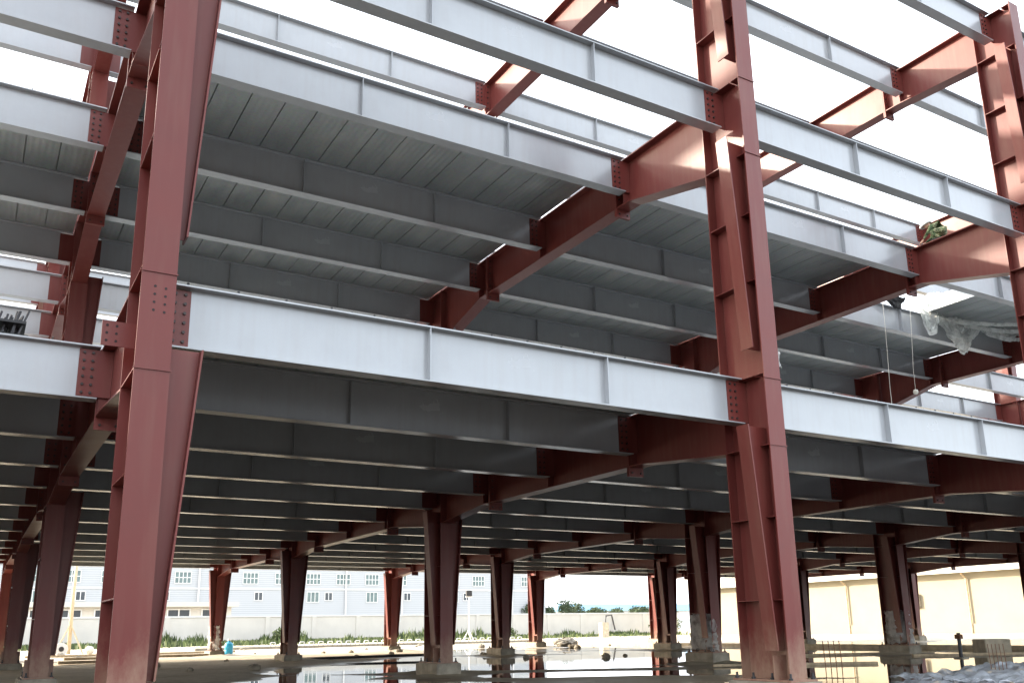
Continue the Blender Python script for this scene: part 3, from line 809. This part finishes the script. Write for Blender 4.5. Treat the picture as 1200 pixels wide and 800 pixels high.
# plastic film over the middle deck
def fp1(u, v):
    x = 19.6 + 4.4 * u; s = v * 3.2; edge = 1.75
    hang = 0.20 + 0.80 * math.exp(-((u - 0.36) / 0.15) ** 2) + 0.55 * math.exp(-((u - 0.07) / 0.05) ** 2) + 0.18 * math.exp(-((u - 0.8) / 0.15) ** 2)
    if s < edge: y, z = 3.05 + s, 9.18 + 0.14 * math.sin(u * 13 + s * 3) * math.sin(s * 2.1 + 1)
    else: y, z = 4.82 - 0.10 * math.sin(u * 14) ** 2, 9.16 - (s - edge) / 1.45 * hang * 1.25
    return (x, y, z)
ps = thing('plastic_sheet', 'large crumpled clear plastic sheet draped over the middle deck beam at upper right', 'plastic sheet')
link('film', crumple(170, 90, fp1, 9.0, 0.12, 17).mesh('film', M['plastic'], True), ps)
for (xa, ya, xb, yb, z, w_) in ((21.0, 4.7, 23.7, 3.1, 8.80, 0.10), (21.3, 4.75, 23.8, 3.9, 8.78, 0.08), (22.3, 4.72, 23.8, 4.5, 8.70, 0.12)):
    def fold(u, v):
        return (xa + (xb - xa) * u, ya + (yb - ya) * u + w_ * (v - .5), z + 0.05 * math.cos(v * 6.28) - 0.10 * math.sin(u * PI))
    link('fold', crumple(60, 8, fold, xa, 0.025, 8).mesh('fold', M['plastic'], True), ps)

# ropes and rag under the worker
t = thing('rope', 'thin white rope hanging to the lower deck left of the plastic sheet', 'rope', (17.85, 4.65, 0))
link('strand', MB().tube([(0, 0, 8.97), (-0.03, 0, 8.0), (-0.12, 0, 6.6), (-0.14, 0, 5.2), (-0.13, 0, 4.45)], 0.007, 6).mesh('strand', M['rope'], True), t)
t = thing('rope', 'thin rope ending in a knotted ball, hanging from middle deck beam', 'rope', (18.9, 4.62, 0))
link('strand', MB().tube([(0, 0, 8.97), (-0.10, 0, 8.0), (-0.20, 0, 7.2), (-0.22, 0, 6.6)], 0.006, 6).mesh('strand', M['rope'], True), t)
link('knot', lathe(MB(), [(0.01, 6.5), (0.05, 6.52), (0.065, 6.57), (0.05, 6.62), (0.01, 6.64)], 12, -0.22, 0).mesh('knot', M['rope'], True), t)
def frag(u, v): return (-0.05 + 0.95 * u, 0.15 * v - 0.02, 0.02 - 0.30 * v * (0.4 + 0.6 * u) + 0.05 * math.sin(u * 6))
tag(link('rag', crumple(22, 10, frag, 5.5, 0.05, 5).mesh('rag', M['black'], True), None, (17.95, 4.72, 9.12)), 'black rag lying over the beam edge below the worker', 'rag')
def fstrip(u, v): return (0.10 * u, 0.0, -0.22 * v)
tag(link('plastic_scrap', crumple(8, 16, fstrip, 1.2, 0.03, 4).mesh('scrap', M['plastic'], True), None, (8.20, -0.40, 4.72)), 'white plastic scrap caught beside the right foreground column', 'scrap')

# dark bar bundle on the lower deck at the left
t = thing('bar_bundle', 'low bundle of short dark steel bars stacked on the lower deck at the left edge', 'bar bundle', (-1.15, 2.85, TOP[1] + 0.01))
rnd = random.Random(4); bm_ = MB()
for i in range(60):
    x = rnd.uniform(-0.75, 0.13); y = rnd.uniform(-.2, .2); k = rnd.uniform(-.02, .05)
    bm_.tube([(x, y, 0.02), (x + k + (x + 0.5) * 0.10, y, 0.36 + rnd.uniform(-.05, .03))], 0.013, 5)
tag(link('bars', bm_.mesh('bars', M['darksteel']), t), kind='stuff')
link('tie', MB().box(-0.80, 0.18, -0.24, 0.24, 0.20, 0.23).mesh('tie', M['black']), t)
link('pallet', beveled(MB().box(-0.85, 0.22, -0.3, 0.3, 0.0, 0.05), 'pallet', M['black'], 0.01), t)

# ------------------------------------------------------------------ the worker squatting on the girder
def skin_obj(name, verts, edges, radii, mat, parent, sub=2):
    me = bpy.data.meshes.new(name); me.from_pydata([Vector(v) for v in verts], edges, [])
    o = link(name, me, parent)
    md = o.modifiers.new('skin', 'SKIN'); md.use_smooth_shade = True
    for i, r in enumerate(radii): me.skin_vertices[0].data[i].radius = (r, r) if not isinstance(r, tuple) else r
    me.skin_vertices[0].data[0].use_root = True
    sb = o.modifiers.new('sub', 'SUBSURF'); sb.levels = sub; sb.render_levels = sub
    return o
def ensure_skin(me):
    if not me.skin_vertices:
        bm = bmesh.new(); bm.from_mesh(me); bm.verts.layers.skin.verify(); bm.to_mesh(me); bm.free()
def person(loc, rz):
    root = thing('person', 'worker in camouflage clothes and white helmet crouching on the red girder', 'person', loc, rz)
    # x right, y forward (facing), z up ; squatting, bent forward, hands down by the feet
    V = [(0, -0.22, 0.22), (0, -0.17, 0.32), (0, -0.06, 0.41), (0, 0.06, 0.45), (0, 0.12, 0.47), (0, 0.17, 0.50)]
    R_ = [0.150, 0.145, 0.155, 0.135, 0.055, 0.05]
    E_ = [(0, 1), (1, 2), (2, 3), (3, 4), (4, 5)]
    def add(v, r, p): V.append(v); R_.append(r); E_.append((p, len(V) - 1)); return len(V) - 1
    for s in (-1, 1):
        h = add((s * 0.10, -0.20, 0.27), 0.095, 0); k = add((s * 0.21, 0.12, 0.26), 0.062, h)
        c = add((s * 0.18, 0.02, 0.15), 0.055, k); a = add((s * 0.13, -0.10, 0.07), 0.038, c)
        add((s * 0.13, 0.03, 0.03), 0.034, a)
        sh = add((s * 0.18, 0.05, 0.42), 0.065, 3); el = add((s * 0.26, 0.16, 0.24), 0.046, sh)
        wr = add((s * 0.14, 0.30, 0.11), 0.030, el)
    me = bpy.data.meshes.new('person_body'); me.from_pydata([Vector(v) for v in V], E_, [])
    ensure_skin(me)
    o = link('body', me, root)
    for i, r in enumerate(R_): me.skin_vertices[0].data[i].radius = (r, r)
    me.skin_vertices[0].data[0].use_root = True
    o.modifiers.new('skin', 'SKIN'); sb = o.modifiers.new('sub', 'SUBSURF'); sb.levels = sb.render_levels = 2
    me.materials.append(M['camo'])
    # hands: palm with four fingers and a thumb, curled down
    for s in (-1, 1):
        b0 = Vector((s * 0.14, 0.30, 0.11)); V2 = [b0, b0 + Vector((-s * 0.02, 0.045, -0.045)), b0 + Vector((-s * 0.03, 0.08, -0.075))]; R2 = [0.024, 0.034, 0.03]; E2 = [(0, 1), (1, 2)]
        for q in range(4):
            off = Vector(((q - 1.5) * 0.02, 0, 0)); ln = [0.8, 1.0, 0.95, 0.75][q]
            p1 = V2[2] + off + Vector((0, 0.028 * ln, -0.016)); p2 = p1 + Vector((0, 0.012 * ln, -0.03 * ln))
            V2 += [p1, p2]; n = len(V2); R2 += [0.0095, 0.008]; E2 += [(2, n - 2), (n - 2, n - 1)]
        V2 += [V2[1] + Vector((-s * 0.04, 0.012, -0.012)), V2[1] + Vector((-s * 0.052, 0.035, -0.035))]; n = len(V2); R2 += [0.011, 0.009]; E2 += [(1, n - 2), (n - 2, n - 1)]
        mh = bpy.data.meshes.new('hand'); mh.from_pydata(V2, E2, []); ensure_skin(mh); oh = link('hand', mh, root)
        for i, r in enumerate(R2): mh.skin_vertices[0].data[i].radius = (r, r)
        mh.skin_vertices[0].data[0].use_root = True
        oh.modifiers.new('skin', 'SKIN'); sb = oh.modifiers.new('sub', 'SUBSURF'); sb.levels = sb.render_levels = 1
        mh.materials.append(M['skin'])
        # boots
        bt = MB(); bt.tube([(s * 0.13, -0.14, 0.045), (s * 0.13, -0.06, 0.05), (s * 0.13, 0.04, 0.042), (s * 0.13, 0.12, 0.03)], [0.035, 0.045, 0.042, 0.026], 10)
        link('boot', bt.mesh('boot', M['black'], True), root)
    # head with face, ears
    hd = bmesh.new(); bmesh.ops.create_uvsphere(hd, u_segments=24, v_segments=16, radius=0.095)
    for v in hd.verts:
        x, y, z = v.co; v.co.x *= 0.82; v.co.z *= 1.15
        if z < 0: v.co.x *= 1 + z * 3.0; v.co.y *= 1 + z * 0.8
        if y > 0 and abs(x) < 0.018 and -0.035 < z < 0.02: v.co.y += 0.02 * (1 - abs(x) / 0.018)
        if y > 0 and 0.015 < abs(x) < 0.05 and 0 < z < 0.03: v.co.y -= 0.008
        if y > 0 and abs(x) < 0.03 and -0.06 < z < -0.045: v.co.y += 0.006
    mh = bpy.data.meshes.new('head'); hd.to_mesh(mh); hd.free(); mh.materials.append(M['skin'])
    for p in mh.polygons: p.use_smooth = True
    H = link('head', mh, root, (0, 0.21, 0.565)); H.rotation_euler = (-0.45, 0, 0)
    for s in (-1, 1):
        e = MB(); e.tube([(s * 0.075, -0.012, 0.0), (s * 0.092, -0.02, 0.004)], [0.02, 0.016], 8); link('ear', e.mesh('ear', M['skin'], True), H)
        e = MB(); e.tube([(s * 0.030, 0.082, 0.012), (s * 0.030, 0.088, 0.012)], [0.010, 0.006], 8); link('eye', e.mesh('eye', M['black'], True), H)
    hm_ = bmesh.new(); bmesh.ops.create_uvsphere(hm_, u_segments=24, v_segments=14, radius=0.128)
    bmesh.ops.delete(hm_, geom=[v for v in hm_.verts if v.co.z < -0.06], context='VERTS')
    for v in hm_.verts:
        v.co.y *= 1.12
        if v.co.z < 0.02: v.co.x *= 1.06; v.co.y = v.co.y * 1.08 + (0.03 if v.co.y > 0.05 else 0)
    mm = bpy.data.meshes.new('helmet'); hm_.to_mesh(mm); hm_.free(); mm.materials.append(M['white'])
    for p in mm.polygons: p.use_smooth = True
    hh = link('helmet', mm, H, (0, 0, 0.035)); sd = hh.modifiers.new('s', 'SOLIDIFY'); sd.thickness = 0.006
    return root
pr = person((16.04, 1.86, TOP[2] + 0.003), math.radians(25)); pr.scale = (0.80, 0.80, 0.80)

for o in COL.objects:
    if o.get('label') and not o.get('kind') and o.parent is None: o['kind'] = 'thing'

# ------------------------------------------------------------------ world, sun, camera
SUN_EL, SUN_AZ = math.radians(21), math.atan2(-0.75, 0.66)     # azimuth from +Y towards +X
w = bpy.data.worlds.new('World'); scn.world = w; w.use_nodes = True
nt = w.node_tree; bg = nt.nodes['Background']
sky = nt.nodes.new('ShaderNodeTexSky'); sky.sky_type = 'NISHITA'; sky.sun_disc = False
sky.sun_elevation = SUN_EL; sky.sun_rotation = SUN_AZ
sky.dust_density = 6.0; sky.air_density = 1.0; sky.ozone_density = 0.6
hz = mix(nt, sky.outputs[0], (4.3, 4.55, 4.8), 0.72)      # bright milky haze over the whole sky
nt.links.new(hz, bg.inputs['Color']); bg.inputs['Strength'].default_value = 0.15
sd = Vector((math.sin(SUN_AZ) * math.cos(SUN_EL), math.cos(SUN_AZ) * math.cos(SUN_EL), math.sin(SUN_EL)))
sl = bpy.data.lights.new('sun', 'SUN'); sl.energy = 2.3; sl.angle = math.radians(2.0); sl.color = (1.0, 0.88, 0.72)
so = link('sun', sl); so.rotation_euler = sd.to_track_quat('Z', 'Y').to_euler()

F, YAW, PIT, ROLL = 1053.746, 0.539205, 0.240132, -0.0173526
fwd = Vector((math.sin(YAW) * math.cos(PIT), math.cos(YAW) * math.cos(PIT), math.sin(PIT)))
rt = Vector((math.cos(YAW), -math.sin(YAW), 0)); up = rt.cross(fwd)
r2 = rt * math.cos(ROLL) + up * math.sin(ROLL); u2 = -rt * math.sin(ROLL) + up * math.cos(ROLL)
cam = bpy.data.cameras.new('camera'); co = link('camera', cam)
mt = Matrix((r2, u2, -fwd)).transposed().to_4x4(); mt.translation = Vector((-1.22634, -8.92586, 1.0))
co.matrix_world = mt
cam.sensor_width = 36; cam.lens = F / 1200 * 36; cam.shift_y = 77.3 / 1200; cam.clip_end = 6000; cam.clip_start = 0.05
scn.camera = co
scn.view_settings.view_transform = 'Standard'; scn.view_settings.look = 'None'
scn.view_settings.exposure = 2.4; scn.view_settings.gamma = 1.0
